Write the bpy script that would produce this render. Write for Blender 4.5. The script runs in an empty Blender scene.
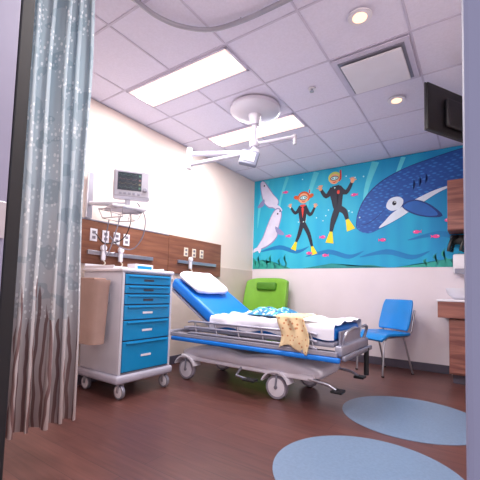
import bpy, bmesh, math, random
from mathutils import Matrix, Vector, noise
random.seed(4)
SC=bpy.context.scene
try:
    SC.view_settings.view_transform='Standard'
    SC.view_settings.look='None'
except Exception: pass

# ------------------------------------------------------------ materials
def lin(c):
    return tuple(((x/255)/12.92 if x/255<=.04045 else ((x/255+.055)/1.055)**2.4) for x in c)+(1,)
MATS={}
def mat(name,col,rough=.5,metal=0,emit=0,noise_amt=.06,nscale=8,bump=0,coat=0,emcol=None):
    if name in MATS: return MATS[name]
    m=bpy.data.materials.new(name); m.use_nodes=True
    nt=m.node_tree; b=nt.nodes['Principled BSDF']
    c=lin(col)
    tc=nt.nodes.new('ShaderNodeTexCoord'); nz=nt.nodes.new('ShaderNodeTexNoise')
    nz.inputs['Scale'].default_value=nscale; nz.inputs['Detail'].default_value=3
    nt.links.new(tc.outputs['Object'],nz.inputs['Vector'])
    r=nt.nodes.new('ShaderNodeValToRGB'); r.color_ramp.elements[0].position=.3; r.color_ramp.elements[1].position=.7
    r.color_ramp.elements[0].color=tuple(x*(1-noise_amt) for x in c[:3])+(1,)
    r.color_ramp.elements[1].color=tuple(min(1,x*(1+noise_amt)) for x in c[:3])+(1,)
    nt.links.new(nz.outputs['Fac'],r.inputs['Fac']); nt.links.new(r.outputs['Color'],b.inputs['Base Color'])
    b.inputs['Roughness'].default_value=rough; b.inputs['Metallic'].default_value=metal
    if coat: b.inputs['Coat Weight'].default_value=coat
    if emit:
        b.inputs['Emission Color'].default_value=lin(emcol or col); b.inputs['Emission Strength'].default_value=emit
    if bump:
        bp=nt.nodes.new('ShaderNodeBump'); bp.inputs['Strength'].default_value=bump; bp.inputs['Distance'].default_value=.01
        nt.links.new(nz.outputs['Fac'],bp.inputs['Height']); nt.links.new(bp.outputs['Normal'],b.inputs['Normal'])
    MATS[name]=m; return m

def wood(name,c1,c2,axis='Y',rough=.45,scale=1.0):
    if name in MATS: return MATS[name]
    m=bpy.data.materials.new(name); m.use_nodes=True; nt=m.node_tree; b=nt.nodes['Principled BSDF']
    tc=nt.nodes.new('ShaderNodeTexCoord'); mp=nt.nodes.new('ShaderNodeMapping')
    s={'X':(1.2,14,14),'Y':(14,1.2,14),'Z':(14,14,1.2)}[axis]
    mp.inputs['Scale'].default_value=tuple(x*scale for x in s)
    nt.links.new(tc.outputs['Object'],mp.inputs['Vector'])
    nz=nt.nodes.new('ShaderNodeTexNoise'); nz.inputs['Scale'].default_value=1.6; nz.inputs['Detail'].default_value=6; nz.inputs['Distortion'].default_value=.8
    nt.links.new(mp.outputs['Vector'],nz.inputs['Vector'])
    r=nt.nodes.new('ShaderNodeValToRGB'); r.color_ramp.elements[0].position=.35; r.color_ramp.elements[1].position=.68
    r.color_ramp.elements[0].color=lin(c1); r.color_ramp.elements[1].color=lin(c2)
    nt.links.new(nz.outputs['Fac'],r.inputs['Fac']); nt.links.new(r.outputs['Color'],b.inputs['Base Color'])
    b.inputs['Roughness'].default_value=rough
    MATS[name]=m; return m

# ------------------------------------------------------------ builders
def link(o,parent=None):
    SC.collection.objects.link(o)
    if parent: o.parent=parent
    return o
def empty(name,loc=(0,0,0),rz=0):
    e=bpy.data.objects.new(name,None); e.empty_display_size=.1; e.location=loc; e.rotation_euler=(0,0,rz)
    return link(e)
def mesh_obj(name,verts,faces,m,parent=None,smooth=False):
    me=bpy.data.meshes.new(name); me.from_pydata([tuple(v) for v in verts],[],faces); me.update()
    bm=bmesh.new(); bm.from_mesh(me); bmesh.ops.recalc_face_normals(bm,faces=bm.faces); bm.to_mesh(me); bm.free()
    if m: me.materials.append(m)
    if smooth:
        for p in me.polygons: p.use_smooth=True
    return link(bpy.data.objects.new(name,me),parent)
def box(name,lo,hi,m,parent=None,bev=.004,rot=None,seg=2):
    c=[(lo[i]+hi[i])/2 for i in range(3)]; s=[abs(hi[i]-lo[i]) for i in range(3)]
    bm=bmesh.new(); bmesh.ops.create_cube(bm,size=1)
    bmesh.ops.scale(bm,vec=s,verts=bm.verts)
    bev=min(bev,min(s)*.45)
    if bev>0: bmesh.ops.bevel(bm,geom=bm.edges[:],offset=bev,segments=seg,affect='EDGES',profile=.5)
    me=bpy.data.meshes.new(name); bm.to_mesh(me); bm.free()
    me.materials.append(m)
    if bev>=.01:
        for p in me.polygons: p.use_smooth=True
    o=bpy.data.objects.new(name,me); o.location=c
    if rot: o.rotation_euler=rot
    return link(o,parent)
def tube(name,pts,r,m,parent=None,seg=12,closed=False,smooth_path=0):
    pts=[Vector(p) for p in pts]
    if smooth_path: pts=catmull(pts,smooth_path,closed)
    n=len(pts); V=[];F=[]
    prev=None
    for i,p in enumerate(pts):
        if closed: t=(pts[(i+1)%n]-pts[i-1])
        else: t=pts[min(i+1,n-1)]-pts[max(i-1,0)]
        t.normalize()
        if prev is None:
            a=t.cross(Vector((0,0,1)))
            if a.length<.1: a=t.cross(Vector((1,0,0)))
        else: a=prev-t*prev.dot(t)
        a.normalize(); prev=a; b=t.cross(a)
        for k in range(seg):
            an=2*math.pi*k/seg; V.append(p+(a*math.cos(an)+b*math.sin(an))*r)
    for i in range(n if closed else n-1):
        j=(i+1)%n
        for k in range(seg):
            k2=(k+1)%seg; F.append((i*seg+k,i*seg+k2,j*seg+k2,j*seg+k))
    if not closed:
        F.append(tuple(range(seg))); F.append(tuple((n-1)*seg+k for k in range(seg)))
    o=mesh_obj(name,V,F,m,parent,smooth=True)
    md=o.modifiers.new('es','EDGE_SPLIT'); md.split_angle=math.radians(50)
    return o
def catmull(P,sub,closed=False):
    n=len(P); out=[]
    rng=n if closed else n-1
    for i in range(rng):
        if closed: p0,p1,p2,p3=P[i-1],P[i],P[(i+1)%n],P[(i+2)%n]
        else: p0,p1,p2,p3=P[max(i-1,0)],P[i],P[i+1],P[min(i+2,n-1)]
        for s in range(sub):
            t=s/sub
            out.append(.5*((2*p1)+(p2-p0)*t+(2*p0-5*p1+4*p2-p3)*t*t+(3*p1-p0-3*p2+p3)*t**3))
    if not closed: out.append(P[-1])
    return out
def lathe(name,prof,c,m,parent=None,axis='Z',seg=32):
    V=[];F=[]
    for r,h in prof:
        for k in range(seg):
            a=2*math.pi*k/seg; x,y=r*math.cos(a),r*math.sin(a)
            if axis=='Z': v=(c[0]+x,c[1]+y,c[2]+h)
            elif axis=='Y': v=(c[0]+x,c[1]+h,c[2]+y)
            else: v=(c[0]+h,c[1]+x,c[2]+y)
            V.append(v)
    for i in range(len(prof)-1):
        for k in range(seg):
            k2=(k+1)%seg; F.append((i*seg+k,i*seg+k2,(i+1)*seg+k2,(i+1)*seg+k))
    F.append(tuple(range(seg))); F.append(tuple((len(prof)-1)*seg+k for k in range(seg)))
    o=mesh_obj(name,V,F,m,parent,smooth=True)
    md=o.modifiers.new('es','EDGE_SPLIT'); md.split_angle=math.radians(40)
    return o
def wheel(parent,c,r,w,tyre,hub,fork,top,nm,axis='Y'):
    lathe(nm+'_tyre',[(r*.7,-w/2),(r*.95,-w/2),(r,-w*.3),(r,w*.3),(r*.95,w/2),(r*.7,w/2)],c,tyre,parent,axis)
    lathe(nm+'_hub',[(r*.2,-w*.62),(r*.5,-w*.6),(r*.78,-w*.5),(r*.78,w*.5),(r*.5,w*.6),(r*.2,w*.62)],c,hub,parent,axis)
    lathe(nm+'_axle',[(r*.16,-w*.75),(r*.16,w*.75)],c,fork,parent,axis,12)
    for s in (-1,1):
        off=s*(w*.62+.006)
        p=(c[0],c[1]+off,c[2])
        tube(nm+'_fork_%d'%(s+1),[p,(p[0]+.01,p[1],c[2]+r*1.08),(c[0]+.02,c[1]+off*.3,c[2]+r*1.2)],.009,fork,parent,8)
    tube(nm+'_stem',[(c[0]+.02,c[1],c[2]+r*1.1),(c[0]+.02,c[1],top)],.016,fork,parent,10)

# ------------------------------------------------------------ camera
cam=bpy.data.cameras.new('camera'); co=link(bpy.data.objects.new('camera',cam))
cam.sensor_width=36; cam.lens=26.25; cam.shift_y=28/480; cam.clip_start=.02
R=Matrix.Rotation(math.radians(34.4),3,'Z')@Matrix.Rotation(math.radians(93.6),3,'X')@Matrix.Rotation(math.radians(1.68),3,'Z')
co.matrix_world=Matrix.Translation((3.1,0,.92))@R.to_4x4()
SC.camera=co

# ------------------------------------------------------------ common mats
M_wall=mat('wall_paint',(236,220,212),.7,noise_amt=.015,nscale=3,bump=.02)
M_back=mat('back_wall_paint',(230,220,228),.7,noise_amt=.02,nscale=3)
M_wains=mat('wainscot_paint',(216,198,190),.6,noise_amt=.02)
M_white=mat('white_plastic',(230,228,238),.35,noise_amt=.02)
M_cream=mat('cream_plastic',(222,212,196),.45,noise_amt=.03)
M_metal=mat('brushed_metal',(180,180,192),.3,.85,noise_amt=.08)
M_steel=mat('grey_enamel',(140,140,156),.4,.3)
M_dark=mat('dark_rubber',(26,24,30),.6)
M_black=mat('black_plastic',(14,14,18),.35)
M_base=mat('baseboard_vinyl',(82,76,92),.55)
M_blue=mat('blue_vinyl',(20,124,226),.4,noise_amt=.05)
M_drawer=mat('blue_drawer_laminate',(10,136,196),.35,noise_amt=.06,nscale=3)
M_wood=wood('headwall_wood',(110,66,50),(138,90,68),'Y')
M_woodz=wood('cabinet_wood',(118,70,66),(158,104,92),'X')
M_frame=mat('door_frame_paint',(150,146,170),.5,noise_amt=.03)

# floor ------------------------------------------------------
def floor_mat():
    m=bpy.data.materials.new('wood_plank_floor'); m.use_nodes=True; nt=m.node_tree; b=nt.nodes['Principled BSDF']
    tc=nt.nodes.new('ShaderNodeTexCoord')
    br=nt.nodes.new('ShaderNodeTexBrick'); br.inputs['Scale'].default_value=1
    br.inputs['Brick Width'].default_value=1.2; br.inputs['Row Height'].default_value=.15; br.inputs['Mortar Size'].default_value=.0015
    br.inputs['Color1'].default_value=lin((98,62,58)); br.inputs['Color2'].default_value=lin((86,53,51)); br.inputs['Mortar'].default_value=lin((56,34,36))
    nt.links.new(tc.outputs['Object'],br.inputs['Vector'])
    mp=nt.nodes.new('ShaderNodeMapping'); mp.inputs['Scale'].default_value=(2,26,1)
    nt.links.new(tc.outputs['Object'],mp.inputs['Vector'])
    nz=nt.nodes.new('ShaderNodeTexNoise'); nz.inputs['Scale'].default_value=1.8; nz.inputs['Detail'].default_value=6
    nt.links.new(mp.outputs['Vector'],nz.inputs['Vector'])
    mx=nt.nodes.new('ShaderNodeMix'); mx.data_type='RGBA'; mx.blend_type='MULTIPLY'; mx.inputs[0].default_value=.6
    r=nt.nodes.new('ShaderNodeValToRGB'); r.color_ramp.elements[0].color=(.55,.5,.5,1); r.color_ramp.elements[1].color=(1.3,1.25,1.2,1)
    r.color_ramp.elements[0].position=.3; r.color_ramp.elements[1].position=.7
    nt.links.new(nz.outputs['Fac'],r.inputs['Fac'])
    nt.links.new(br.outputs['Color'],mx.inputs[6]); nt.links.new(r.outputs['Color'],mx.inputs[7])
    nt.links.new(mx.outputs[2],b.inputs['Base Color']); b.inputs['Roughness'].default_value=.36
    return m
box('floor',(-.1,-1.2,-.1),(4.6,4.98,0),floor_mat(),bev=0)
box('wall_left',(-.1,.45,0),(0,4.88,2.74),M_wall,bev=0)
box('wall_back',(-.1,4.88,0),(3.7,4.98,2.74),M_back,bev=0)
box('wall_right',(3.6,.45,0),(3.7,4.88,2.74),M_wall,bev=0)
wf=empty('wall_front')
box('wall_left_of_door',(-.1,.33,0),(1.98,.45,2.74),M_wall,wf,bev=0)
box('wall_right_of_door',(3.15,.33,0),(3.7,.45,2.74),M_wall,wf,bev=0)
box('wall_over_door',(1.98,.33,2.3),(3.15,.45,2.74),M_wall,wf,bev=0)
df=empty('door_frame')
box('jamb_left',(1.975,.28,0),(2.035,.418,2.29),M_frame,df)
box('seal_left',(1.975,.419,0),(2.034,.456,2.29),M_dark,df)
box('jamb_right',(3.092,.29,0),(3.155,.47,2.29),M_frame,df)
box('casing_right',(3.092,.27,0),(3.28,.30,2.29),M_frame,df)
box('head',(1.975,.29,2.25),(3.155,.47,2.31),M_frame,df)
box('strike_plate',(2.036,.395,1.04),(2.04,.415,1.14),M_metal,df,bev=.001)
box('trim_1',(.0005,.47,0),(.012,4.878,1.24),M_wains,bev=.002)
box('baseboard_back',(.02,4.862,0),(2.82,4.879,.10),M_base,bev=.003)
box('baseboard_left',(.013,.5,0),(.028,4.86,.10),M_base,bev=.003)

# floor inlays
M_disc=mat('blue_floor_inlay',(108,130,158),.4,noise_amt=.08,nscale=60)
lathe('floor_inlay_circle',[(.50,0),(.50,.003)],(2.66,3.0,0),M_disc,seg=96)
lathe('floor_inlay_circle',[(.48,0),(.48,.003)],(2.62,1.90,0),M_disc,seg=96)

# ceiling ----------------------------------------------------
box('ceiling',(-.1,.33,2.75),(3.7,4.98,2.83),mat('ceiling_tile',(228,226,246),.85,noise_amt=.03,nscale=60,bump=.1),bev=0)
M_grid=mat('ceiling_grid_metal',(204,200,222),.5)
g=empty('ceiling_grid')
for k in range(-3,7):
    x=.385+.585*k
    if 0<x<3.6: box('tee_y_%d'%k,(x-.008,.46,2.745),(x+.008,4.87,2.7499),M_grid,g,bev=.001)
for k in range(-3,6):
    y=1.975+.585*k
    if .46<y<4.87: box('tee_x_%d'%k,(.01,y-.008,2.7445),(3.59,y+.008,2.7499),M_grid,g,bev=.001)
M_lens=mat('lamp_lens',(255,226,212),.4,emit=.9,emcol=(255,222,206),noise_amt=.01)
M_lens2=mat('lamp_core',(255,250,245),.4,emit=4,emcol=(255,246,240),noise_amt=.01)
def troffer(x0,y0,x1,y1,p):
    e=empty('ceiling_light_troffer')
    z=2.735
    for a,b,n in (((x0,y0),(x1,y0+.02),'a'),((x0,y1-.02),(x1,y1),'b'),((x0,y0),(x0+.02,y1),'c'),((x1-.02,y0),(x1,y1),'d')):
        box('rim_'+n,(a[0],a[1],z),(b[0],b[1],2.7405),M_grid,e,bev=.001)
    box('reflector',(x0+.02,y0+.02,2.7365),(x1-.02,y1-.02,2.7405),M_lens,e,bev=.001)
    yc=(y0+y1)/2
    box('core',(x0+.03,yc-.075,2.728),(x1-.03,yc+.075,2.7362),M_lens2,e,bev=.003)
    l=bpy.data.lights.new('troffer_lamp','AREA'); l.shape='RECTANGLE'; l.size=x1-x0-.05; l.size_y=y1-y0-.05; l.energy=p; l.color=(1,.95,.93)
    o=bpy.data.objects.new('troffer_lamp',l); o.location=((x0+x1)/2,yc,2.72); link(o,e)
troffer(.39,1.985,1.55,2.32,40)
troffer(.39,3.145,1.555,3.48,42)
troffer(2.14,1.0,3.30,1.34,46)  # added out-of-view troffer, extra light from the camera side
e=empty('ceiling_air_diffuser')
box('frame',(2.15,2.57,2.728),(2.715,3.13,2.7405),M_grid,e,bev=.004)
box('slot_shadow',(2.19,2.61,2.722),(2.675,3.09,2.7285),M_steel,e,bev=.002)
box('face',(2.21,2.63,2.70),(2.655,3.07,2.712),M_white,e,bev=.006)
for i,(a,b) in enumerate(((2.24,2.66),(2.62,3.04))):
    box('hanger_%d'%i,(a,b,2.712),(a+.01,b+.01,2.723),M_grid,e,bev=.001)
M_dl=mat('downlight_glow',(255,205,165),.4,emit=2.0,emcol=(255,200,156))
for (x,y) in ((2.47,2.23),(2.48,3.42)):
    e=empty('recessed_downlight')
    lathe('trim',[(.075,0),(.078,.006),(.05,.008)],(x,y,2.733),M_white,e)
    lathe('lens',[(.045,0),(.045,.003)],(x,y,2.730),M_dl,e)
    l=bpy.data.lights.new('downlight_lamp','SPOT'); l.energy=9; l.spot_size=2.2; l.spot_blend=.8; l.color=(1,.86,.76); l.shadow_soft_size=.05
    o=bpy.data.objects.new('downlight_lamp',l); o.location=(x,y,2.72); link(o,e)
e=empty('fire_sprinkler')
lathe('plate',[(.035,0),(.035,.006)],(1.88,2.84,2.735),M_white,e); lathe('deflector',[(.008,.02),(.008,0),(.02,0),(.02,-.003)],(1.88,2.84,2.715),M_metal,e)

# ------------------------------------------------------------ mural
YM=4.879
mur=empty('ocean_mural')
def water():
    m=bpy.data.materials.new('mural_water'); m.use_nodes=True; nt=m.node_tree; b=nt.nodes['Principled BSDF']
    tc=nt.nodes.new('ShaderNodeTexCoord'); sp=nt.nodes.new('ShaderNodeSeparateXYZ'); nt.links.new(tc.outputs['Object'],sp.inputs[0])
    nz=nt.nodes.new('ShaderNodeTexNoise'); nz.inputs['Scale'].default_value=1.6; nz.inputs['Detail'].default_value=2
    nt.links.new(tc.outputs['Object'],nz.inputs['Vector'])
    mp=nt.nodes.new('ShaderNodeMapping'); mp.inputs['Rotation'].default_value=(0,math.radians(28),0); mp.inputs['Scale'].default_value=(3.5,1,.25)
    nt.links.new(tc.outputs['Object'],mp.inputs['Vector'])
    n2=nt.nodes.new('ShaderNodeTexNoise'); n2.inputs['Scale'].default_value=1.3; n2.inputs['Detail'].default_value=1
    nt.links.new(mp.outputs['Vector'],n2.inputs['Vector'])
    a=nt.nodes.new('ShaderNodeMath'); a.operation='MULTIPLY_ADD'; a.inputs[1].default_value=.10; a.inputs[2].default_value=.24
    nt.links.new(sp.outputs['X'],a.inputs[0])
    c=nt.nodes.new('ShaderNodeMath'); c.operation='MULTIPLY_ADD'; c.inputs[1].default_value=.5
    nt.links.new(n2.outputs['Fac'],c.inputs[0]); nt.links.new(a.outputs[0],c.inputs[2])
    d=nt.nodes.new('ShaderNodeMath'); d.operation='MULTIPLY_ADD'; d.inputs[1].default_value=.25
    nt.links.new(nz.outputs['Fac'],d.inputs[0]); nt.links.new(c.outputs[0],d.inputs[2])
    r=nt.nodes.new('ShaderNodeValToRGB'); E=r.color_ramp.elements
    E[0].position=.3; E[0].color=lin((70,204,220)); E[1].position=1.0; E[1].color=lin((0,120,190))
    x=E.new(.55); x.color=lin((20,172,212)); x=E.new(.75); x.color=lin((4,144,200))
    nt.links.new(d.outputs[0],r.inputs['Fac']); nt.links.new(r.outputs['Color'],b.inputs['Base Color']); b.inputs['Roughness'].default_value=.6
    return m
o=mesh_obj('water_panel',[(-1.79,0,-.735),(1.79,0,-.735),(1.79,0,.735),(-1.79,0,.735),(-1.79,.002,-.735),(1.79,.002,-.735),(1.79,.002,.735),(-1.79,.002,.735)],
 [(0,1,2,3),(4,5,6,7),(0,1,5,4),(1,2,6,5),(2,3,7,6),(3,0,4,7)],water(),mur); o.location=(1.8,YM-.002,2.005)
layer=[0]
def flat(name,pts,m,smooth=0,lay=None):
    P=[Vector((a,0,b)) for a,b in pts]
    if smooth: P=catmull(P,smooth,True)
    layer[0]+=1
    y=YM-.003-layer[0]*.00003
    me=bpy.data.meshes.new(name); bm=bmesh.new()
    vs=[bm.verts.new((p.x,y,p.z)) for p in P]; f=bm.faces.new(vs)
    bmesh.ops.triangulate(bm,faces=[f]); bmesh.ops.recalc_face_normals(bm,faces=bm.faces); bm.to_mesh(me); bm.free()
    me.materials.append(m)
    return link(bpy.data.objects.new(name,me),mur)
def ell(name,c,rx,rz,m,ang=0,n=24):
    a0=math.radians(ang)
    return flat(name,[(c[0]+rx*math.cos(t)*math.cos(a0)-rz*math.sin(t)*math.sin(a0), c[1]+rx*math.cos(t)*math.sin(a0)+rz*math.sin(t)*math.cos(a0)) for t in [2*math.pi*i/n for i in range(n)]],m)
def stroke(name,pts,w,m,sm=5):
    P=catmull([Vector((a,0,b)) for a,b in pts],sm) if sm else [Vector((a,0,b)) for a,b in pts]
    n=len(P); L=[];Rr=[]
    for i,p in enumerate(P):
        t=(P[min(i+1,n-1)]-P[max(i-1,0)]).normalized(); nn=Vector((-t.z,0,t.x))
        f=i/(n-1)*(len(w)-1); k=min(int(f),len(w)-2); ww=w[k]+(w[k+1]-w[k])*(f-k)
        L.append(p+nn*ww); Rr.append(p-nn*ww)
    return flat(name,[(q.x,q.z) for q in L+Rr[::-1]],m)
W_body=mat('mural_whale_blue',(34,100,184),.6,noise_amt=.2,nscale=4)
def whale_mat():
    m=bpy.data.materials.new('mural_whale_spotted'); m.use_nodes=True; nt=m.node_tree; b=nt.nodes['Principled BSDF']
    tc=nt.nodes.new('ShaderNodeTexCoord'); mp=nt.nodes.new('ShaderNodeMapping'); mp.inputs['Rotation'].default_value=(0,math.radians(28),0); mp.inputs['Scale'].default_value=(9,0,22)
    nt.links.new(tc.outputs['Object'],mp.inputs['Vector'])
    v=nt.nodes.new('ShaderNodeTexVoronoi'); v.inputs['Scale'].default_value=1.3; v.inputs['Randomness'].default_value=.35
    nt.links.new(mp.outputs['Vector'],v.inputs['Vector'])
    r=nt.nodes.new('ShaderNodeValToRGB'); r.color_ramp.elements[0].position=.20; r.color_ramp.elements[1].position=.36
    r.color_ramp.elements[0].color=lin((50,122,200)); r.color_ramp.elements[1].color=lin((26,82,164))
    nt.links.new(v.outputs['Distance'],r.inputs['Fac']); nt.links.new(r.outputs['Color'],b.inputs['Base Color']); b.inputs['Roughness'].default_value=.6
    return m
W_spot=whale_mat()
W_edge=mat('mural_whale_outline',(16,56,128),.6)
W_bel=mat('mural_whale_belly',(214,226,242),.6)
W_pale=mat('mural_seal_lilac',(220,216,238),.6,noise_amt=.08)
W_pale2=mat('mural_seal_dark_lilac',(140,140,190),.6)  # darker print colour for seal outlines and flippers
K=mat('mural_wetsuit_black',(20,24,48),.6); YL=mat('mural_fin_yellow',(236,214,30),.6); RD=mat('mural_red',(222,60,50),.6)
SK=mat('mural_skin',(232,168,130),.6); HR=mat('mural_hair_orange',(206,84,30),.6); HG=mat('mural_hair_green',(196,214,100),.6); PK=mat('mural_fish_pink',(232,70,150),.6)
GL=mat('mural_mask_glass',(190,236,240),.6); WT=mat('mural_white',(240,244,250),.6); CO=mat('mural_coral_teal',(30,140,140),.6,noise_amt=.2)
CO2=mat('mural_reef_green',(40,164,150),.6,noise_amt=.2)
LS=mat('mural_light_streak',(90,208,224),.6)
LS2=mat('mural_deep_swirl',(0,122,186),.6)
for i,(x,zz,w) in enumerate(((.25,2.72,.05),(.62,2.72,.03),(1.1,2.72,.045),(1.95,2.72,.05),(2.3,2.72,.03))):
    stroke('light_shaft_%d'%i,[(x,zz),(x-.12,2.35),(x-.16,1.95)],[w,w*.6,.004],LS)
for i,(x,zz) in enumerate(((.5,1.55),(1.3,1.45),(2.1,1.42),(2.7,1.62))):
    stroke('swirl_%d'%i,[(x-.35,zz),(x,zz+.06),(x+.3,zz-.02),(x+.5,zz+.05)],[.005,.035,.03,.004],LS2)
flat('reef_left',[(.02,1.272),(.7,1.272),(.62,1.31),(.5,1.33),(.38,1.39),(.28,1.36),(.18,1.42),(.08,1.40),(.02,1.46)],CO2,0)
flat('reef_mid',[(.9,1.272),(2.1,1.272),(1.9,1.31),(1.6,1.30),(1.35,1.34),(1.1,1.30)],CO,0)
flat('reef_right',[(2.2,1.272),(3.5,1.272),(3.5,1.42),(3.1,1.36),(2.8,1.37),(2.5,1.31)],CO2,0)
for i,x in enumerate((.06,.12,.2,.27,.34,.42,.5,.6,2.55,2.66,2.75,2.84,2.9)):
    hh=.16+.07*math.sin(i*2.1)
    stroke('seaweed_%d'%i,[(x,1.28),(x+.03,1.28+hh*.35),(x-.02,1.28+hh*.7),(x+.02,1.28+hh)],[.014,.012,.008,.002],CO if i%2 else CO2)
whale=[(1.72,1.80),(1.71,1.93),(1.74,2.06),(1.80,2.19),(1.90,2.32),(2.07,2.45),(2.32,2.56),(2.61,2.63),(3.0,2.70),(3.4,2.71),(3.4,2.36),(2.98,2.28),(2.82,2.24),(2.66,2.17),(2.47,2.05),(2.23,1.90),(2.01,1.79),(1.86,1.74)]
flat('whale_outline',[(a-.012 if a<2.2 else a,b+.012) for a,b in whale],W_edge,4)
flat('whale_body',whale,W_spot,4)
flat('whale_belly',[(2.00,1.80),(2.23,1.905),(2.47,2.055),(2.66,2.175),(2.82,2.245),(2.98,2.285),(2.80,2.265),(2.60,2.21),(2.36,2.10),(2.18,2.00),(2.08,1.90)],W_bel,4)
stroke('whale_mouth',[(1.74,1.86),(1.86,1.88),(1.98,1.96),(2.06,2.04)],[.003,.007,.007,.003],W_edge)
flat('whale_cheek',[(2.09,2.08),(2.16,2.02),(2.26,2.05),(2.30,2.14),(2.24,2.20),(2.13,2.18)],W_bel,4)
flat('whale_fin',[(2.28,2.08),(2.42,2.14),(2.60,2.06),(2.74,1.90),(2.56,1.90),(2.38,1.97)],W_edge,4)
flat('whale_fin_face',[(2.30,2.07),(2.43,2.12),(2.58,2.05),(2.69,1.92),(2.55,1.92),(2.40,1.98)],W_body,4)
ell('whale_eye',(2.19,2.12),.026,.03,K); ell('whale_eye_glint',(2.198,2.132),.008,.008,WT)
for i in range(3): stroke('gill_%d'%i,[(2.42+.07*i,2.40+.03*i),(2.44+.07*i,2.33+.03*i),(2.41+.07*i,2.26+.03*i)],[.002,.006,.002],W_edge)
flat('seal_upper_outline',[(.12,2.67),(.18,2.725),(.285,2.61),(.375,2.48),(.475,2.35),(.42,2.235),(.36,2.25),(.28,2.27),(.175,2.40)],W_pale2,4)  # printed outline, slightly larger than the pale seal over it
flat('seal_upper',[(.13,2.68),(.19,2.71),(.27,2.60),(.36,2.48),(.46,2.36),(.42,2.25),(.36,2.27),(.28,2.29),(.19,2.40)],W_pale,4)
flat('seal_upper_flipper',[(.2,2.42),(.10,2.33),(.09,2.28),(.2,2.31)],W_pale2,3); ell('seal_upper_eye',(.20,2.64),.014,.014,K)
flat('seal_upper_tail',[(.42,2.30),(.50,2.26),(.54,2.19),(.46,2.20),(.40,2.25)],W_pale,3)
flat('seal_lower_outline',[(.08,1.61),(.13,1.58),(.31,1.64),(.455,1.77),(.485,1.92),(.535,2.12),(.50,2.23),(.42,2.235),(.345,2.14),(.265,1.97),(.185,1.78)],W_pale2,4)
flat('seal_lower',[(.09,1.62),(.13,1.60),(.30,1.66),(.44,1.78),(.47,1.92),(.52,2.12),(.49,2.21),(.43,2.22),(.36,2.14),(.28,1.97),(.20,1.78)],W_pale,4)
flat('seal_lower_flipper',[(.42,1.95),(.55,1.86),(.58,1.80),(.46,1.83)],W_pale2,3); ell('seal_lower_eye',(.46,2.15),.014,.014,K); ell('seal_lower_nose',(.50,2.19),.014,.012,K)
flat('seal_lower_tail',[(.12,1.63),(.03,1.60),(.02,1.54),(.10,1.57),(.14,1.53),(.17,1.60)],W_pale,3)
def diver(tag,S,head,hr,hair,neck,chest,hip,lh,le,rh,re,lk,lf,rk,rf,vest):
    stroke(tag+'_leg_left',[hip,lk,lf],[.045*S,.036*S,.022*S],K); stroke(tag+'_leg_right',[hip,rk,rf],[.045*S,.036*S,.022*S],K)
    for n,k,f in (('l',lk,lf),('r',rk,rf)):
        d=Vector((f[0]-k[0],f[1]-k[1])).normalized(); pq=Vector((-d.y,d.x))
        e1=Vector(f)+d*.15*S
        flat(tag+'_swimfin_'+n,[tuple(Vector(f)-pq*.02*S),tuple(Vector(f)+pq*.02*S),tuple(e1+pq*.06*S),tuple(e1),tuple(e1-pq*.05*S)],YL)
    stroke(tag+'_torso',[neck,chest,hip],[.045*S,.085*S,.055*S],vest)
    stroke(tag+'_torso_side',[(neck[0]-.05*S,neck[1]-.03*S),(chest[0]-.06*S,chest[1]),(hip[0]-.02*S,hip[1])],[.02*S,.03*S,.03*S],K)
    stroke(tag+'_torso_side2',[(neck[0]+.05*S,neck[1]-.03*S),(chest[0]+.06*S,chest[1]),(hip[0]+.02*S,hip[1])],[.02*S,.03*S,.03*S],K)
    stroke(tag+'_arm_left',[(neck[0]-.04*S,neck[1]-.03*S),le,lh],[.035*S,.03*S,.018*S],K); stroke(tag+'_arm_right',[(neck[0]+.04*S,neck[1]-.03*S),re,rh],[.035*S,.03*S,.018*S],K)
    for n,h,s in (('l',lh,-1),('r',rh,1)):
        ell(tag+'_palm_'+n,h,.024*S,.026*S,SK)
        for j,an in enumerate((-35,-12,10,32,70*s)):
            a=math.radians(an); stroke(tag+'_finger_%s%d'%(n,j),[h,(h[0]+.055*S*math.sin(a),h[1]+.055*S*math.cos(a))],[.008*S,.006*S],SK,0)
    ell(tag+'_hair',(head[0],head[1]+.02*S),hr*1.25,hr*1.15,hair)
    ell(tag+'_face',head,hr,hr*1.02,SK)
    ell(tag+'_mask',(head[0],head[1]+.01*S),hr*.82,hr*.45,K); ell(tag+'_glass',(head[0],head[1]+.01*S),hr*.68,hr*.32,GL)
    ell(tag+'_eye_l',(head[0]-hr*.3,head[1]+.01*S),hr*.11,hr*.14,K); ell(tag+'_eye_r',(head[0]+hr*.3,head[1]+.01*S),hr*.11,hr*.14,K)
    stroke(tag+'_smile',[(head[0]-hr*.4,head[1]-hr*.5),(head[0],head[1]-hr*.68),(head[0]+hr*.4,head[1]-hr*.5)],[.003,.008*S,.003],RD)
    stroke(tag+'_snorkel',[(head[0]+hr*.9,head[1]-hr*.5),(head[0]+hr*1.25,head[1]),(head[0]+hr*1.2,head[1]+hr*1.6)],[.01*S,.01*S,.01*S],RD)
diver('young_diver',.85,(.90,2.345),.078,HR,(.89,2.25),(.89,2.17),(.89,1.98),(.68,2.24),(.77,2.13),(1.09,2.20),(1.01,2.08),(.84,1.80),(.79,1.68),(.99,1.80),(1.05,1.60),RD)
for s in (-1,1): ell('young_diver_pigtail_%d'%(s+1),(.90+s*.12,2.37),.045,.03,HR,s*25)
diver('adult_diver',1.1,(1.38,2.57),.074,HG,(1.40,2.47),(1.41,2.36),(1.43,2.14),(1.17,2.45),(1.26,2.33),(1.64,2.50),(1.55,2.35),(1.37,1.97),(1.34,1.80),(1.53,2.08),(1.57,1.96),K)
ell('adult_diver_badge',(1.44,2.37),.02,.03,RD)
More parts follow.
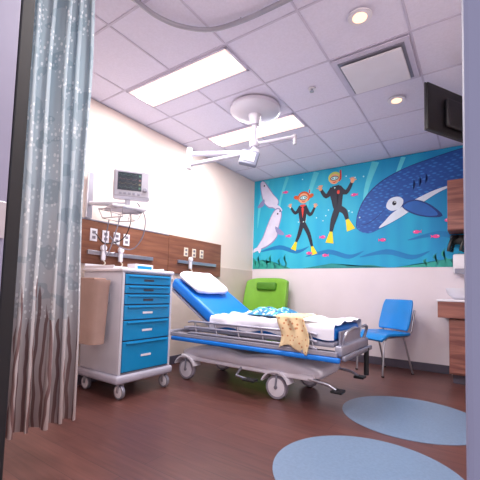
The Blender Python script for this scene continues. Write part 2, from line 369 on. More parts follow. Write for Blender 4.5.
for i,(x,zz,s) in enumerate(((1.22,1.73,1),(1.66,2.30,-1),(2.05,1.64,1),(2.45,1.72,-1),(2.67,1.65,1),(.67,1.78,1),(1.25,1.46,-1),(.60,2.48,1),(2.80,1.84,-1),(1.0,1.50,-1))):
    q=.026
    ell('fish_body_%d'%i,(x,zz),q*1.5,q*.85,PK); flat('fish_tail_%d'%i,[(x-s*q*1.2,zz),(x-s*q*2.4,zz+q*.9),(x-s*q*2.1,zz),(x-s*q*2.4,zz-q*.9)],PK); ell('fish_eye_%d'%i,(x+s*q*.8,zz+q*.2),.005,.005,WT)
for i in range(16):
    x=random.uniform(.6,1.9); zz=random.uniform(1.9,2.7); ell('bubble_%d'%i,(x,zz),.010,.010,GL,n=12)

# ------------------------------------------------------------ headwall
hw=empty('headwall_panel')
box('panel_a',(.013,1.45,1.13),(.035,2.95,1.545),M_wood,hw,bev=.002)
box('panel_b',(.013,2.955,1.10),(.035,3.98,1.56),M_wood,hw,bev=.002)
box('rail_top',(.013,1.45,1.546),(.04,2.95,1.558),M_steel,hw,bev=.001)
M_sock=mat('socket_grey',(120,116,128),.5)
def outlet(y,z,c=M_white,w=.075,h=.12):
    box('plate_%.2f'%y,(.0355,y-w/2,z-h/2),(.043,y+w/2,z+h/2),c,hw,bev=.002)
    for s in (-1,1):
        box('socket_%.2f_%d'%(y,s),(.0431,y-.018,z+s*.025-.014),(.046,y+.018,z+s*.025+.014),M_sock,hw,bev=.001)
for y in (1.96,2.09,2.22,2.34): outlet(y,1.41)
for y in (3.25,3.4,3.55): outlet(y,1.38,M_cream,.07,.11)
box('gas_rail',(.036,3.1,1.23),(.06,3.85,1.27),M_metal,hw,bev=.003)
box('gas_rail_near',(.036,1.9,1.22),(.06,2.7,1.26),M_metal,hw,bev=.003)
for i,y in enumerate((2.05,2.25,3.30)):
    r=empty('suction_regulator')
    lathe('gauge',[(.03,0),(.032,.02),(.028,.03)],(.065,y,1.29),M_white,r,'X'); box('body',(.062,y-.02,1.17),(.09,y+.02,1.262),M_white,r,bev=.006)
    tube('hose',[(.08,y,1.17),(.10,y+.01,1.14),(.11,y-.03,1.11)],.006,M_cream,r,8,smooth_path=5)

# vitals monitor on arm
vm=empty('patient_monitor',(.42,2.08,1.87),math.radians(-38))
M_mon=mat('monitor_case_plastic',(206,206,218),.4,noise_amt=.02)
box('case',(-.075,-.165,-.135),(.05,.165,.135),M_mon,vm,bev=.02)
box('bezel',(.045,-.15,-.12),(.056,.15,.12),mat('monitor_bezel',(168,166,180),.4),vm,bev=.004)
M_scr=mat('monitor_screen',(44,54,66),.2,noise_amt=.3,nscale=30)
box('screen',(.055,-.125,-.065),(.059,.085,.10),M_scr,vm,bev=.001)
G1=mat('trace_green',(70,120,104),.5); G2=mat('trace_yellow',(120,116,90),.5); G3=mat('trace_red',(120,84,90),.5)
for j,(mm,zz) in enumerate(((G1,.075),(G3,.035),(G2,-.005),(G1,-.04))):
    tube('trace_%d'%j,[(.060,-.115+.012*i,zz+(.012 if i%4==1 else (-.006 if i%4==2 else 0))) for i in range(14)],.001,mm,vm,4)
    box('readout_%d'%j,(.059,.06,zz-.008),(.0605,.078,zz+.008),mm,vm,bev=0)
for j in range(5): box('key_%d'%j,(.056,-.11+.04*j,-.105),(.061,-.085+.04*j,-.085),M_steel,vm,bev=.002)
lathe('dial',[(.018,.056),(.018,.072),(.014,.076)],(0,.118,-.05),M_steel,vm,'X')
tube('handle',[(-.02,-.1,.135),(-.02,-.09,.165),(-.02,.09,.165),(-.02,.1,.135)],.009,M_mon,vm,8)
ma=empty('monitor_support_arm')
box('channel',(.0365,1.86,1.56),(.06,1.92,2.0),M_metal,ma,bev=.004)
tube('arm',[(.06,1.89,1.70),(.25,1.93,1.68),(.38,2.07,1.69)],.02,M_mon,ma,10)
tube('post',[(.38,2.07,1.67),(.38,2.07,1.733)],.025,M_mon,ma)
box('tray',(.24,1.90,1.63),(.50,2.22,1.655),M_mon,ma,bev=.006,rot=(0,0,math.radians(-20)))
tube('basket_rim',[(.25,1.86,1.62),(.52,1.92,1.62),(.48,2.16,1.62),(.22,2.10,1.62)],.006,M_metal,ma,8,closed=True)
tube('basket_base',[(.27,1.89,1.54),(.49,1.94,1.54),(.46,2.13,1.54),(.24,2.08,1.54)],.005,M_metal,ma,8,closed=True)
for i,(a,b) in enumerate((((.25,1.86),(.27,1.89)),((.52,1.92),(.49,1.94)),((.48,2.16),(.46,2.13)),((.22,2.10),(.24,2.08)),((.38,1.89),(.38,1.91)),((.35,2.13),(.35,2.11)))):
    tube('basket_wire_%d'%i,[(a[0],a[1],1.62),(b[0],b[1],1.54)],.004,M_metal,ma,6)
M_cab=mat('cable_grey',(130,128,144),.5)
tube('cable_0',[(.36,2.2,1.74),(.40,2.27,1.60),(.34,2.3,1.42),(.22,2.28,1.30),(.12,2.2,1.32),(.06,2.12,1.42)],.006,M_cab,ma,8,smooth_path=6)
tube('cable_1',[(.34,2.12,1.74),(.30,2.18,1.55),(.24,2.14,1.38),(.14,2.02,1.33),(.06,1.97,1.42)],.005,M_dark,ma,8,smooth_path=6)
tube('cable_2',[(.44,1.96,1.56),(.40,1.93,1.36),(.28,1.95,1.2),(.20,1.98,1.32),(.24,1.98,1.54)],.005,M_cab,ma,8,smooth_path=6)

# ------------------------------------------------------------ supply cart
ct=empty('medical_supply_cart')
x0,x1,y0,y1=.14,.69,1.82,2.39
M_cart=mat('cart_enamel',(204,204,218),.35,noise_amt=.03)
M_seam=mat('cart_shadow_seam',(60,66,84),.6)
box('body',(x0,y0,.20),(x1-.01,y1,1.045),M_cart,ct,bev=.012)
box('bumper',(x0-.02,y0-.025,.13),(x1+.025,y1+.025,.20),mat('cart_bumper_grey',(174,172,190),.5),ct,bev=.02)
box('top_tray',(x0-.01,y0-.012,1.045),(x1+.012,y1+.012,1.075),M_white,ct,bev=.01)
for i,(a,b) in enumerate((((x0,y0,1.075),(x0+.012,y1,1.12)),((x0,y0,1.075),(x1-.12,y0+.012,1.10)),((x0,y1-.012,1.075),(x1-.12,y1,1.10)))):
    box('gallery_%d'%i,a,b,M_white,ct,bev=.004)
zs=[1.03,.938,.862,.77,.642,.471,.215]
for i in range(6):
    zt,zb=zs[i]-.005,zs[i+1]+.005
    box('drawer_%d'%i,(x1-.012,y0+.03,zb),(x1+.010,y1-.03,zt),M_drawer,ct,bev=.005)
    box('pull_%d'%i,(x1+.010,y0+.06,zt-.020),(x1+.026,y1-.06,zt-.010),M_drawer,ct,bev=.003)
    box('label_%d'%i,(x1+.0101,y0+.22,(zt+zb)/2-.014),(x1+.013,y0+.33,(zt+zb)/2+.004),M_white if i>2 else M_seam,ct,bev=.001)
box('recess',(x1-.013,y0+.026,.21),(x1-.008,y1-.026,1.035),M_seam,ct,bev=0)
box('corner_post_a',(x1-.02,y0+.002,.20),(x1+.006,y0+.026,1.045),M_cart,ct,bev=.006)
box('corner_post_b',(x1-.02,y1-.026,.20),(x1+.006,y1-.002,1.045),M_cart,ct,bev=.006)
box('lock',(x1+.006,y1-.024,.98),(x1+.012,y1-.008,1.005),M_metal,ct,bev=.002)
for i,(x,y) in enumerate(((.66,1.87),(.66,2.36),(.19,1.87),(.19,2.36))):
    wheel(ct,(x,y,.06),.06,.028,M_steel,M_white,M_metal,.14,'caster_%d'%i)
M_bin=mat('bin_tan',(172,144,136),.5,noise_amt=.06)
V=[];F=[]
prof=[(.45,.86),(.56,.9),(.92,1.0),(.94,1.05),(.97,1.05)]
cx,cy=.43,1.715
for zz,s in prof:
    for k in range(24):
        a=2*math.pi*k/24; c,sn=math.cos(a),math.sin(a)
        V.append((cx+.175*s*math.copysign(abs(c)**.5,c),cy+.082*s*math.copysign(abs(sn)**.5,sn),zz))
for i in range(4):
    for k in range(24): F.append((i*24+k,i*24+(k+1)%24,(i+1)*24+(k+1)%24,(i+1)*24+k))
F.append(tuple(range(24))); F.append(tuple(96+k for k in range(24)))
mesh_obj('side_bin',V,F,M_bin,ct,True).modifiers.new('e','EDGE_SPLIT')
box('side_bin_lid',(.31,1.66,.971),(.55,1.77,.985),M_bin,ct,bev=.004)
box('side_bin_bracket',(.32,1.795,.78),(.54,1.819,.86),M_metal,ct,bev=.002)
gb=empty('glove_box'); box('carton',(.36,2.12,1.076),(.48,2.33,1.135),M_white,gb,bev=.003); box('stripe',(.4801,2.14,1.088),(.482,2.31,1.118),M_drawer,gb,bev=0); box('opening',(.39,2.17,1.1351),(.45,2.28,1.137),M_seam,gb,bev=0)

# ------------------------------------------------------------ stretcher bed
bd=empty('hospital_stretcher_bed')
YA,YB=2.64,3.36
M_frameb=mat('stretcher_frame_grey',(168,168,186),.35,.4)
M_hood=mat('stretcher_hood_white',(228,224,236),.4,noise_amt=.03)
M_bump=mat('stretcher_bumper_blue',(20,124,226),.4)
box('deck',(.62,YA,.50),(2.18,YB,.54),M_frameb,bd,bev=.01)
box('mattress_flat',(.96,YA+.01,.54),(2.17,YB-.01,.65),M_blue,bd,bev=.03,seg=4)
L=.69; ang=math.radians(33)
hx,hz=.97,.565
def bk(s,t):
    return (hx-s*math.cos(ang)+t*math.sin(ang), hz+s*math.sin(ang)+t*math.cos(ang))
a=bk(L/2,.055); box('mattress_back',(a[0]-L/2,YA+.01,a[1]-.055),(a[0]+L/2,YB-.01,a[1]+.055),M_blue,bd,bev=.03,rot=(0,ang,0),seg=4)
a=bk(L/2,-.02); box('backrest_board',(a[0]-L/2,YA+.02,a[1]-.012),(a[0]+L/2,YB-.02,a[1]+.012),M_frameb,bd,bev=.006,rot=(0,ang,0))
b4=bk(.4,-.03); tube('backrest_strut',[(b4[0],3.0,b4[1]),(.95,3.0,.47)],.018,M_metal,bd)
V=[];F=[];nx,ny=70,44
for i in range(nx+1):
    for j in range(ny+1):
        x=.97+(2.185-.97)*i/nx; t=j/ny
        wdt=YB-YA; s=-.10+(wdt+.2)*t
        if s<0: y=YA-.012; z=.665+s
        elif s>wdt: y=YB+.012; z=.665-(s-wdt)
        else: y=YA+s; z=.668
        nn=noise.noise(Vector((x*5,s*5,1)))*.022+noise.noise(Vector((x*14,s*9,4)))*.010+abs(noise.noise(Vector((x*3+s*4,s*2,9))))*.035
        if s<0 or s>wdt:
            y+= -abs(nn)*.8 if s<0 else abs(nn)*.8
            if s<-.05: z+=.012*math.sin(x*17)
        else: z+=max(nn,-.006)+.004
        V.append((x,y,z))
for i in range(nx):
    for j in range(ny): F.append((i*(ny+1)+j,(i+1)*(ny+1)+j,(i+1)*(ny+1)+j+1,i*(ny+1)+j+1))
M_sheet=mat('white_sheet',(232,232,246),.8,noise_amt=.02)
mesh_obj('sheet',V,F,M_sheet,bd,True)
V=[];F=[];n1,n2=40,24
def se(v,e): return math.copysign(abs(v)**e,v)
for i in range(n1+1):
    ph=-math.pi/2+math.pi*i/n1
    for k in range(n2*2):
        th=2*math.pi*k/(n2*2)
        cp=max(math.cos(ph),0)**.45
        X=.19*se(math.cos(th),.45)*cp
        Y=.28*se(math.sin(th),.45)*cp
        e=(abs(X)/.19)**3; e2=(abs(Y)/.28)**3
        Z=.065*se(math.sin(ph),.8)*(1-.55*max(e,e2))+noise.noise(Vector((X*9,Y*9,2)))*.012
        V.append((X,Y,Z))
m2=n2*2
for i in range(n1):
    for k in range(m2): F.append((i*m2+k,i*m2+(k+1)%m2,(i+1)*m2+(k+1)%m2,(i+1)*m2+k))
a=bk(.52,.11+.055)
pl=mesh_obj('pillow',V,F,M_sheet,bd,True)
pl.location=(a[0],2.94,a[1]); pl.rotation_euler=(0,ang,0)
for sgn,yy,nm in ((-1,YA-.035,'near'),(1,YB+.035,'far')):
    for j,z in enumerate((.60,.545,.49)):
        tube('rail_%s_%d'%(nm,j),[(.72,yy,z-.01),(.76,yy,z),(2.02,yy,z),(2.06,yy,z-.01)],.011,M_frameb,bd,10)
    for j,x in enumerate((.80,1.05,1.3,1.55,1.8,2.0)):
        tube('rail_post_%s_%d'%(nm,j),[(x,yy,.61),(x+.04,yy,.44)],.009,M_metal,bd,8)
    box('bumper_%s'%nm,(.50,yy-.020,.395),(2.24,yy+.020,.435),M_bump,bd,bev=.010)
    box('side_frame_%s'%nm,(.45,yy-.012,.437),(2.22,yy+.012,.475),M_frameb,bd,bev=.006)
box('foot_frame',(2.19,YA-.02,.44),(2.25,YB+.02,.52),M_frameb,bd,bev=.015)
box('head_frame',(.42,YA-.02,.43),(.48,YB+.02,.49),M_frameb,bd,bev=.015)
box('foot_bumper',(2.25,YA-.03,.41),(2.28,YB+.03,.45),M_steel,bd,bev=.01)
for nm,y,s in (('a',YA+.06,1),('b',YB-.06,-1)):
    tube('foot_handle_'+nm,[(2.22,y,.50),(2.25,y,.60),(2.27,y+.10*s,.64),(2.27,y+.2*s,.64)],.013,M_metal,bd,10,smooth_path=4)
    tube('cross_link_'+nm,[(.50,y,.45),(2.2,y,.45)],.02,M_frameb,bd)
box('foot_board',(2.185,YA+.08,.50),(2.205,YB-.08,.62),M_frameb,bd,bev=.008)
for i,x in enumerate((.98,1.68)):
    lathe('column_%d'%i,[(.075,0),(.075,.10),(.055,.10),(.055,.20)],(x,3.0,.30),M_steel,bd)
def loft(name,secs,m,parent):
    V=[];F=[];N=28
    for (x,yc,zc,ry,rz) in secs:
        for k in range(N):
            a=2*math.pi*k/N; c,s=math.cos(a),math.sin(a)
            V.append((x,yc+ry*math.copysign(abs(c)**.5,c),zc+rz*math.copysign(abs(s)**.6,s)))
    for i in range(len(secs)-1):
        for k in range(N): F.append((i*N+k,i*N+(k+1)%N,(i+1)*N+(k+1)%N,(i+1)*N+k))
    F.append(tuple(range(N))); F.append(tuple((len(secs)-1)*N+k for k in range(N)))
    return mesh_obj(name,V,F,m,parent,True)
loft('hood',[(.52,3,.25,.20,.02),(.54,3,.25,.26,.045),(.75,3,.27,.31,.075),(.98,3,.30,.33,.095),(1.15,3,.29,.33,.08),(1.3,3,.275,.33,.06),(1.5,3,.29,.33,.08),(1.68,3,.30,.33,.095),(1.88,3,.27,.31,.075),(2.02,3,.25,.27,.045),(2.04,3,.25,.20,.02)],M_hood,bd)
box('base_beam_a',(.55,2.69,.20),(2.0,2.75,.25),M_hood,bd,bev=.012); box('base_beam_b',(.55,3.25,.20),(2.0,3.31,.25),M_frameb,bd,bev=.012)
# fenders over the near wheels
for i,x in enumerate((1.66,.62)):
    P=[]
    V=[];F=[];n=14
    for k in range(n+1):
        an=math.radians(20+140*k/n)
        for yy in (2.665,2.775):
            for rr in (.128,.142): V.append((x+rr*math.cos(an),yy,.102+rr*math.sin(an)))
    for k in range(n):
        b0=k*4; b1=b0+4
        F+= [(b0,b1,b1+1,b0+1),(b0+2,b0+3,b1+3,b1+2),(b0+1,b1+1,b1+3,b0+3),(b0,b0+2,b1+2,b1)]
    F+=[(0,1,3,2),(n*4,n*4+2,n*4+3,n*4+1)]
    mesh_obj('fender_%d'%i,V,F,M_hood,bd,False)
M_tyre=mat('caster_tyre_grey',(150,144,160),.5); M_hub=mat('caster_hub_white',(230,226,238),.35)
for i,(x,y) in enumerate(((1.66,2.72),(1.72,3.27),(.62,2.72),(.66,3.27))):
    wheel(bd,(x,y,.102),.102,.045,M_tyre,M_hub,M_steel,.23,'bed_wheel_%d'%i)
for nm,y in (('a',2.70),('b',3.30)):
    tube('pedal_arm_'+nm,[(1.95,y,.22),(2.12,y,.20),(2.18,y,.17)],.012,M_metal,bd); box('pedal_'+nm,(2.15,y-.05,.155),(2.24,y+.05,.175),M_dark,bd,bev=.006)
tube('pump_pedal',[(1.3,2.70,.22),(1.3,2.62,.16),(1.42,2.60,.15)],.012,M_metal,bd); box('pump_pad',(1.40,2.56,.14),(1.52,2.64,.16),M_dark,bd,bev=.006)
tube('iv_pole_folded',[(2.10,YB+.06,.50),(1.0,YB+.06,.50)],.01,M_metal,bd)
tube('foot_control_post',[(2.262,YB-.1,.44),(2.262,YB-.1,.20)],.022,M_dark,bd)
def gown_mat():
    m=bpy.data.materials.new('gown_print'); m.use_nodes=True; nt=m.node_tree; b=nt.nodes['Principled BSDF']
    tc=nt.nodes.new('ShaderNodeTexCoord'); v=nt.nodes.new('ShaderNodeTexVoronoi'); v.inputs['Scale'].default_value=30
    nt.links.new(tc.outputs['Object'],v.inputs['Vector'])
    r=nt.nodes.new('ShaderNodeValToRGB'); r.color_ramp.interpolation='CONSTANT'; E=r.color_ramp.elements
    E[0].position=0; E[0].color=lin((200,136,96)); E[1].position=.26; E[1].color=lin((232,208,168))
    nt.links.new(v.outputs['Distance'],r.inputs['Fac']); nt.links.new(r.outputs['Color'],b.inputs['Base Color']); b.inputs['Roughness'].default_value=.85
    return m
V=[];F=[];nx,ny=24,40
for i in range(nx+1):
    for j in range(ny+1):
        u=i/nx; s=.26-.52*j/ny
        x=1.70+.25*u+.02*math.sin(j*.25)+(.05*j/ny)
        if s>0: y=YA-.02+s; z=.728+.010*noise.noise(Vector((x*12,s*9,0)))
        else: y=YA-.062-.012*math.sin(u*14)-.01*noise.noise(Vector((x*9,s*9,3))); z=.718+s*(1-.12*math.sin(u*5))
        V.append((x,y,z))
for i in range(nx):
    for j in range(ny): F.append((i*(ny+1)+j,(i+1)*(ny+1)+j,(i+1)*(ny+1)+j+1,i*(ny+1)+j+1))
o=mesh_obj('draped_gown',V,F,gown_mat(),bd,True); o.modifiers.new('s','SOLIDIFY').thickness=.004
def blanket_mat():
    m=bpy.data.materials.new('blanket_print'); m.use_nodes=True; nt=m.node_tree; b=nt.nodes['Principled BSDF']
    tc=nt.nodes.new('ShaderNodeTexCoord'); v=nt.nodes.new('ShaderNodeTexVoronoi'); v.inputs['Scale'].default_value=34
    nt.links.new(tc.outputs['Object'],v.inputs['Vector'])
    sp=nt.nodes.new('ShaderNodeSeparateColor'); nt.links.new(v.outputs['Color'],sp.inputs[0])
    r=nt.nodes.new('ShaderNodeValToRGB'); r.color_ramp.interpolation='CONSTANT'; E=r.color_ramp.elements
    E[0].position=0; E[0].color=lin((50,130,180)); E[1].position=.35; E[1].color=lin((90,176,186)); x=E.new(.6); x.color=lin((180,210,212)); x=E.new(.8); x.color=lin((60,112,156))
    nt.links.new(sp.outputs[0],r.inputs['Fac']); nt.links.new(r.outputs['Color'],b.inputs['Base Color']); b.inputs['Roughness'].default_value=.9
    return m
V=[];F=[];n=36
for i in range(n+1):
    for j in range(n+1):
        u=i/n*2-1; w=j/n*2-1; x=1.50+.25*u+.03*noise.noise(Vector((u*2,w*2,5))); y=2.94+.17*w+.03*noise.noise(Vector((u*2,w*2,8)))
        h=max(0,1-abs(u)**3)*max(0,1-abs(w)**3)
        z=.69+.055*h+.05*h*noise.noise(Vector((u*4,w*4,1)))+.006
        V.append((x,y,z))
for i in range(n):
    for j in range(n): F.append((i*(n+1)+j,(i+1)*(n+1)+j,(i+1)*(n+1)+j+1,i*(n+1)+j+1))
mesh_obj('folded_blanket',V,F,blanket_mat(),bd,True)

# ------------------------------------------------------------ green armchair
gc=empty('green_vinyl_armchair')
M_gr=mat('lime_vinyl',(122,180,58),.4,noise_amt=.06); M_gr2=mat('lime_vinyl_dark',(80,138,40),.45)
gx,gy=.41,4.40
box('seat',(gx-.27,gy-.30,.34),(gx+.27,gy+.25,.47),M_gr,gc,bev=.04,seg=4)
V=[];F=[];N=20;Mh=14
for side in (0,1):
    for i in range(N+1):
        for j in range(Mh+1):
            u=i/N*2-1; t=j/Mh
            w=.37*(1-.05*(t**3)) ; zz=.42+.70*t-.05*(abs(u)**4)*t
            yy=gy+.20+.12*t-.08*u*u + (0 if side==0 else .09)
            if side==0: yy-=.015*math.sin(t*math.pi)
            V.append((gx+u*w,yy,zz))
st=(N+1)*(Mh+1)
for s in (0,1):
    for i in range(N):
        for j in range(Mh): F.append(tuple(s*st+k for k in (i*(Mh+1)+j,(i+1)*(Mh+1)+j,(i+1)*(Mh+1)+j+1,i*(Mh+1)+j+1)))
for i in range(N):
    for j in (0,Mh): a,b=i*(Mh+1)+j,(i+1)*(Mh+1)+j; F.append((a,b,b+st,a+st))
for j in range(Mh):
    for i in (0,N): a,b=i*(Mh+1)+j,i*(Mh+1)+j+1; F.append((a,b,b+st,a+st))
o=mesh_obj('back',V,F,M_gr,gc,True); bv=o.modifiers.new('b','BEVEL'); bv.width=.02; bv.segments=3
box('headrest',(gx-.17,gy+.225,.93),(gx+.17,gy+.30,1.05),M_gr2,gc,bev=.03,seg=4)
for s,nm in ((-1,'left'),(1,'right')):
    box('arm_'+nm,(gx+s*.33-.04,gy-.28,.60),(gx+s*.33+.04,gy+.26,.66),M_gr2,gc,bev=.02,seg=3)
    box('side_'+nm,(gx+s*.33-.03,gy-.24,.20),(gx+s*.33+.03,gy+.24,.60),M_gr,gc,bev=.02)
    for k,yy in enumerate((gy-.22,gy+.2)): tube('leg_%s_%d'%(nm,k),[(gx+s*.3,yy,.21),(gx+s*.3,yy,0)],.02,M_metal,gc)

# ------------------------------------------------------------ blue side chair
bc=empty('blue_side_chair',(2.15,4.46,0),math.radians(-32))
M_bc=mat('chair_blue_shell',(10,132,214),.35,noise_amt=.04)
def shell(name,f,nu,nv,th,m,parent):
    V=[];F=[]
    for i in range(nu+1):
        for j in range(nv+1): V.append(f(i/nu*2-1,j/nv))
    for i in range(nu):
        for j in range(nv): F.append((i*(nv+1)+j,(i+1)*(nv+1)+j,(i+1)*(nv+1)+j+1,i*(nv+1)+j+1))
    o=mesh_obj(name,V,F,m,parent,True)
    s=o.modifiers.new('s','SOLIDIFY'); s.thickness=th; s.offset=0
    b=o.modifiers.new('b','BEVEL'); b.width=.006; b.segments=2
    return o
def seatf(u,t):
    y=-.25+.45*t; w=.24*(1-.12*abs(2*t-1)**4)
    return (u*w,y,.465-.015*(1-u*u)*math.sin(math.pi*t)-.07*max(0,(.22-t)/.22)**1.6)
def backf(u,t):
    w=.23*(1-.06*t)*(1-.10*abs(2*t-1)**5)
    return (u*w,.19+.10*t-.05*u*u,.50+.36*t)
shell('seat',seatf,16,16,.032,M_bc,bc); shell('back',backf,16,14,.024,M_bc,bc)
for s,nm in ((-1,'left'),(1,'right')):
    tube('frame_'+nm,[(s*.20,-.22,.0),(s*.205,-.20,.38),(s*.20,-.15,.43),(s*.20,.16,.44),(s*.205,.22,.50),(s*.19,.29,.74)],.011,M_metal,bc,10)
    tube('rear_leg_'+nm,[(s*.20,.10,.43),(s*.21,.24,.0)],.011,M_metal,bc,10)
    for k,(yy) in enumerate((-.22,.24)): lathe('glide_%s_%d'%(nm,k),[(.016,0),(.016,.015)],(s*.205,yy,0),M_dark,bc)
tube('cross_front',[(-.20,-.15,.43),(.20,-.15,.43)],.009,M_metal,bc,8); tube('cross_back',[(-.20,.12,.43),(.20,.12,.43)],.009,M_metal,bc,8)

# ------------------------------------------------------------ exam light boom
el=empty('ceiling_exam_light')
M_boom=mat('boom_enamel',(206,204,218),.35,noise_amt=.02)
px,py=1.27,2.86
lathe('canopy',[(.10,-.06),(.22,-.045),(.25,-.02),(.25,.013)],(px,py,2.722),M_boom,el)
lathe('collar',[(.05,-.10),(.06,-.02),(.07,.0)],(px,py,2.665),M_boom,el)
tube('pole',[(px,py,2.62),(px,py,2.24)],.026,M_boom,el,16)
lathe('joint_top',[(.04,-.03),(.048,-.02),(.048,.02),(.04,.03)],(px,py,2.37),M_boom,el)
lathe('joint_low',[(.04,-.03),(.048,-.02),(.048,.02),(.04,.03)],(px,py,2.28),M_boom,el)
ax,ay=.74,2.50
tube('arm_a',[(px,py,2.285),(ax,ay,2.25)],.024,M_boom,el,12)
tube('elbow_a',[(ax,ay,2.31),(ax,ay,2.10)],.028,M_boom,el,12)
tube('spring_arm_a',[(ax,ay,2.14),(1.24,2.66,2.20)],.020,M_boom,el,12)
tube('yoke_a',[(1.22,2.66,2.22),(1.28,2.67,2.17),(1.33,2.68,2.13)],.014,M_boom,el,10)
hd=empty('lamp_head',(1.345,2.66,2.14)); hd.parent=el; hd.rotation_euler=(math.radians(65),math.radians(12),.55)
M_lh=mat('lamp_head_grey',(130,136,158),.4)
box('head_shell',(-.085,-.09,-.015),(.085,.09,.03),M_lh,hd,bev=.015)
box('head_glass',(-.06,-.065,-.021),(.06,.065,-.015),mat('lamp_head_glass',(60,70,92),.1),hd,bev=.002)
box('head_frontplate',(-.055,-.06,.03),(.055,.06,.036),M_boom,hd,bev=.003)
tube('head_handle',[(0,0,-.018),(0,0,-.10)],.014,M_boom,hd)
tube('arm_b',[(px,py,2.37),(1.62,3.05,2.44)],.017,M_boom,el,12)
tube('arm_b_tip',[(1.62,3.05,2.46),(1.62,3.05,2.36)],.017,M_boom,el,12)

# ------------------------------------------------------------ curtain + track
tr=empty('curtain_track')
tube('rail',[(1.33,.55,2.715),(1.335,1.0,2.715),(1.34,1.36,2.715),(1.36,1.50,2.715),(1.43,1.64,2.715),(1.58,1.77,2.715),(1.80,1.82,2.715),(2.09,1.83,2.715),(2.6,1.83,2.715),(3.55,1.83,2.715)],.016,mat('track_aluminium',(168,168,182),.35,.5),tr,10,smooth_path=5)
for i,p in enumerate(((1.335,.8),(1.34,1.36),(1.80,1.82),(2.5,1.83),(3.3,1.83))): tube('hanger_%d'%i,[(p[0],p[1],2.715),(p[0],p[1],2.742)],.006,M_metal,tr,8)
def curtain_mat():
    m=bpy.data.materials.new('privacy_curtain_fabric'); m.use_nodes=True; nt=m.node_tree; b=nt.nodes['Principled BSDF']
    N=nt.nodes; Lk=nt.links
    uv=N.new('ShaderNodeUVMap'); sp=N.new('ShaderNodeSeparateXYZ'); Lk.new(uv.outputs[0],sp.inputs[0])
    def math_(op,a,b_=None,c=None):
        n=N.new('ShaderNodeMath'); n.operation=op
        for k,v in enumerate((a,b_,c)):
            if v is None: continue
            if isinstance(v,(int,float)): n.inputs[k].default_value=v
            else: Lk.new(v,n.inputs[k])
        return n.outputs[0]
    def mix(f,a,b_):
        n=N.new('ShaderNodeMix'); n.data_type='RGBA'; Lk.new(f,n.inputs[0])
        for k,v in ((6,a),(7,b_)):
            if isinstance(v,tuple): n.inputs[k].default_value=v
            else: Lk.new(v,n.inputs[k])
        return n.outputs[2]
    U,Z=sp.outputs['X'],sp.outputs['Y']
    zr=N.new('ShaderNodeValToRGB'); E=zr.color_ramp.elements
    E[0].position=.07; E[0].color=lin((164,146,146)); E[1].position=1; E[1].color=lin((158,172,184))
    for p,c in ((.2,(182,174,178)),(.34,(192,196,204)),(.5,(190,202,212)),(.75,(170,188,200))): x=E.new(p); x.color=lin(c)
    Lk.new(math_('DIVIDE',Z,2.74),zr.inputs['Fac'])
    mp=N.new('ShaderNodeMapping'); mp.inputs['Scale'].default_value=(58,36,1); Lk.new(uv.outputs[0],mp.inputs['Vector'])
    v=N.new('ShaderNodeTexVoronoi'); v.inputs['Scale'].default_value=1; v.inputs['Randomness'].default_value=.6; Lk.new(mp.outputs[0],v.inputs['Vector'])
    dots=math_('LESS_THAN',v.outputs['Distance'],.33)
    n1=N.new('ShaderNodeTexNoise'); n1.inputs['Scale'].default_value=2.6; Lk.new(uv.outputs[0],n1.inputs['Vector'])
    band=math_('GREATER_THAN',n1.outputs['Fac'],.46)
    up=math_('GREATER_THAN',Z,.75)
    dots=math_('MULTIPLY',math_('MULTIPLY',dots,band),math_('MULTIPLY',up,.65))
    c1=mix(dots,zr.outputs['Color'],lin((238,242,246)))
    # leafy darker patches
    n4=N.new('ShaderNodeTexNoise'); n4.inputs['Scale'].default_value=9; n4.inputs['Detail'].default_value=1; Lk.new(uv.outputs[0],n4.inputs['Vector'])
    c1=mix(math_('MULTIPLY',math_('MULTIPLY',math_('GREATER_THAN',n4.outputs['Fac'],.58),up),.35),c1,lin((110,138,156)))
    n2=N.new('ShaderNodeTexNoise'); n2.inputs['Scale'].default_value=3; Lk.new(uv.outputs[0],n2.inputs['Vector'])
    ph=math_('MULTIPLY_ADD',n2.outputs['Fac'],14.0,math_('MULTIPLY',U,190))
    reed=math_('GREATER_THAN',math_('SINE',ph),.30)
    n3=N.new('ShaderNodeTexNoise'); n3.inputs['Scale'].default_value=16; n3.inputs['Detail'].default_value=0
    cb=N.new('ShaderNodeCombineXYZ'); Lk.new(U,cb.inputs[0]); Lk.new(cb.outputs[0],n3.inputs['Vector'])
    hh=math_('MULTIPLY_ADD',n3.outputs['Fac'],1.5,.0)
    low=math_('LESS_THAN',Z,hh)
    f=math_('MULTIPLY',math_('MULTIPLY',reed,low),.8)
    c2=mix(f,c1,lin((104,70,70)))
    top=math_('GREATER_THAN',Z,2.50)
    c3=mix(math_('MULTIPLY',top,.6),c2,lin((196,178,150)))
    Lk.new(c3,b.inputs['Base Color']); b.inputs['Roughness'].default_value=.95; b.inputs['Specular IOR Level'].default_value=.1
    return m
V=[];F=[];US=[]; nu,nv=260,30; plen=0; last=None
for i in range(nu+1):
    t=i/nu; th=t*2*math.pi*5.5
    amp=.045+.015*math.sin(i*.05)
    x=1.335+amp*math.sin(th); y=.68+.36*t+.016*math.sin(2*th)
    if last: plen+=math.hypot(x-last[0],y-last[1])
    last=(x,y); US.append(plen)
    for j in range(nv+1):
        s=j/nv; z=.235+(2.69-.235)*s
        k=1+.35*(1-s); wob=.014*noise.noise(Vector((t*7,s*2.5,3)))
        yy=.86+(y-.86)*(1+.12*(1-s))
        V.append((1.335+(x-1.335)*k+wob,yy+wob,z))
for i in range(nu):
    for j in range(nv): F.append((i*(nv+1)+j,(i+1)*(nv+1)+j,(i+1)*(nv+1)+j+1,i*(nv+1)+j+1))
cur=mesh_obj('privacy_curtain',V,F,curtain_mat(),None,True)
uvl=cur.data.uv_layers.new(name='UVMap')
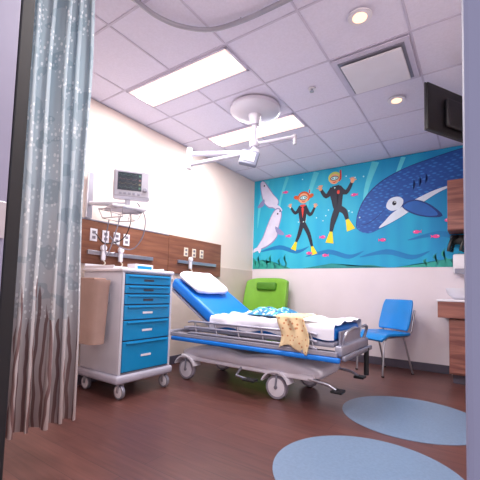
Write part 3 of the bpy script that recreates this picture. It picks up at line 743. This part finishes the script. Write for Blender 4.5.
for lp in cur.data.loops:
    vi=lp.vertex_index; uvl.data[lp.index].uv=(US[vi//(nv+1)],V[vi][2])

# ------------------------------------------------------------ casework right-back
cs=empty('sink_cabinet')
box('base',(2.83,4.36,.10),(3.58,4.86,.68),M_woodz,cs,bev=.003)
box('toe_kick',(2.86,4.42,0),(3.58,4.86,.10),M_base,cs,bev=.002)
box('door_a',(2.832,4.34,.12),(3.20,4.36,.67),M_woodz,cs,bev=.003); box('door_b',(3.21,4.34,.12),(3.57,4.36,.67),M_woodz,cs,bev=.003)
tube('pull',[(3.16,4.34,.58),(3.16,4.31,.58),(3.16,4.31,.46),(3.16,4.34,.46)],.006,M_metal,cs,8)
box('apron',(2.73,4.30,.69),(3.58,4.86,.86),M_woodz,cs,bev=.003)
box('countertop',(2.72,4.29,.861),(3.59,4.86,.885),M_white,cs,bev=.006)
lathe('basin',[(.12,0),(.19,.05),(.21,.12),(.20,.122),(.17,.05),(.10,.02)],(3.0,4.53,.886),M_white,cs)
tube('faucet',[(3.2,4.78,.886),(3.2,4.78,1.04),(3.2,4.74,1.10),(3.18,4.66,1.09),(3.16,4.63,1.05)],.013,M_metal,cs,10,smooth_path=4)
uc=empty('upper_cabinet')
box('carcass',(2.81,4.56,1.66),(3.58,4.858,2.24),M_woodz,uc,bev=.003)
box('door_a',(2.812,4.54,1.665),(3.19,4.56,2.235),M_woodz,uc,bev=.003); box('door_b',(3.20,4.54,1.665),(3.57,4.56,2.235),M_woodz,uc,bev=.003)
tube('pull',[(3.15,4.54,1.83),(3.15,4.515,1.83),(3.15,4.515,1.73),(3.15,4.54,1.73)],.005,M_metal,uc,8)
sd=empty('soap_dispenser'); box('case',(2.85,4.73,1.18),(3.02,4.86,1.41),M_white,sd,bev=.02); box('push_bar',(2.87,4.715,1.18),(3.00,4.735,1.24),M_steel,sd,bev=.006)
oc=empty('diagnostic_otoscope_set')
box('base',(2.82,4.78,1.53),(3.14,4.86,1.64),M_black,oc,bev=.01)
for i,x in enumerate((2.86,2.98)):
    tube('handle_%d'%i,[(x+.03,4.77,1.62),(x-.01,4.73,1.59),(x-.04,4.71,1.50),(x-.05,4.71,1.44)],.020,M_black,oc,10,smooth_path=3)
    P=[(x+.016*math.cos(k*.9)-.02*math.sin(k*.04),4.76+.012*math.sin(k*.9),1.54-.0026*k) for k in range(42)]; tube('coil_%d'%i,P,.006,M_black,oc,6)

# ------------------------------------------------------------ television
tv=empty('wall_television',(3.02,3.42,2.40),math.atan2(.45,.26))
box('panel',(-.50,-.02,-.19),(.50,.015,.19),M_black,tv,bev=.008)
box('rear_housing',(-.30,-.05,-.13),(.30,-.02,.10),mat('tv_rear',(30,29,36),.5),tv,bev=.015)
box('bezel_edge',(-.505,.0,-.195),(.505,.012,.195),mat('tv_bezel',(60,58,68),.3),tv,bev=.004)
box('mount_plate',(-.10,-.07,-.10),(.10,-.05,.10),M_black,tv,bev=.004)
tube('mount_arm',[(0,-.07,0),(.18,-.14,0),(.20,-.33,0)],.02,M_steel,tv)

# ------------------------------------------------------------ world
w=bpy.data.worlds.new('World'); SC.world=w; w.use_nodes=True
bg=w.node_tree.nodes['Background']; bg.inputs[0].default_value=(.84,.86,1,1); bg.inputs[1].default_value=1.1
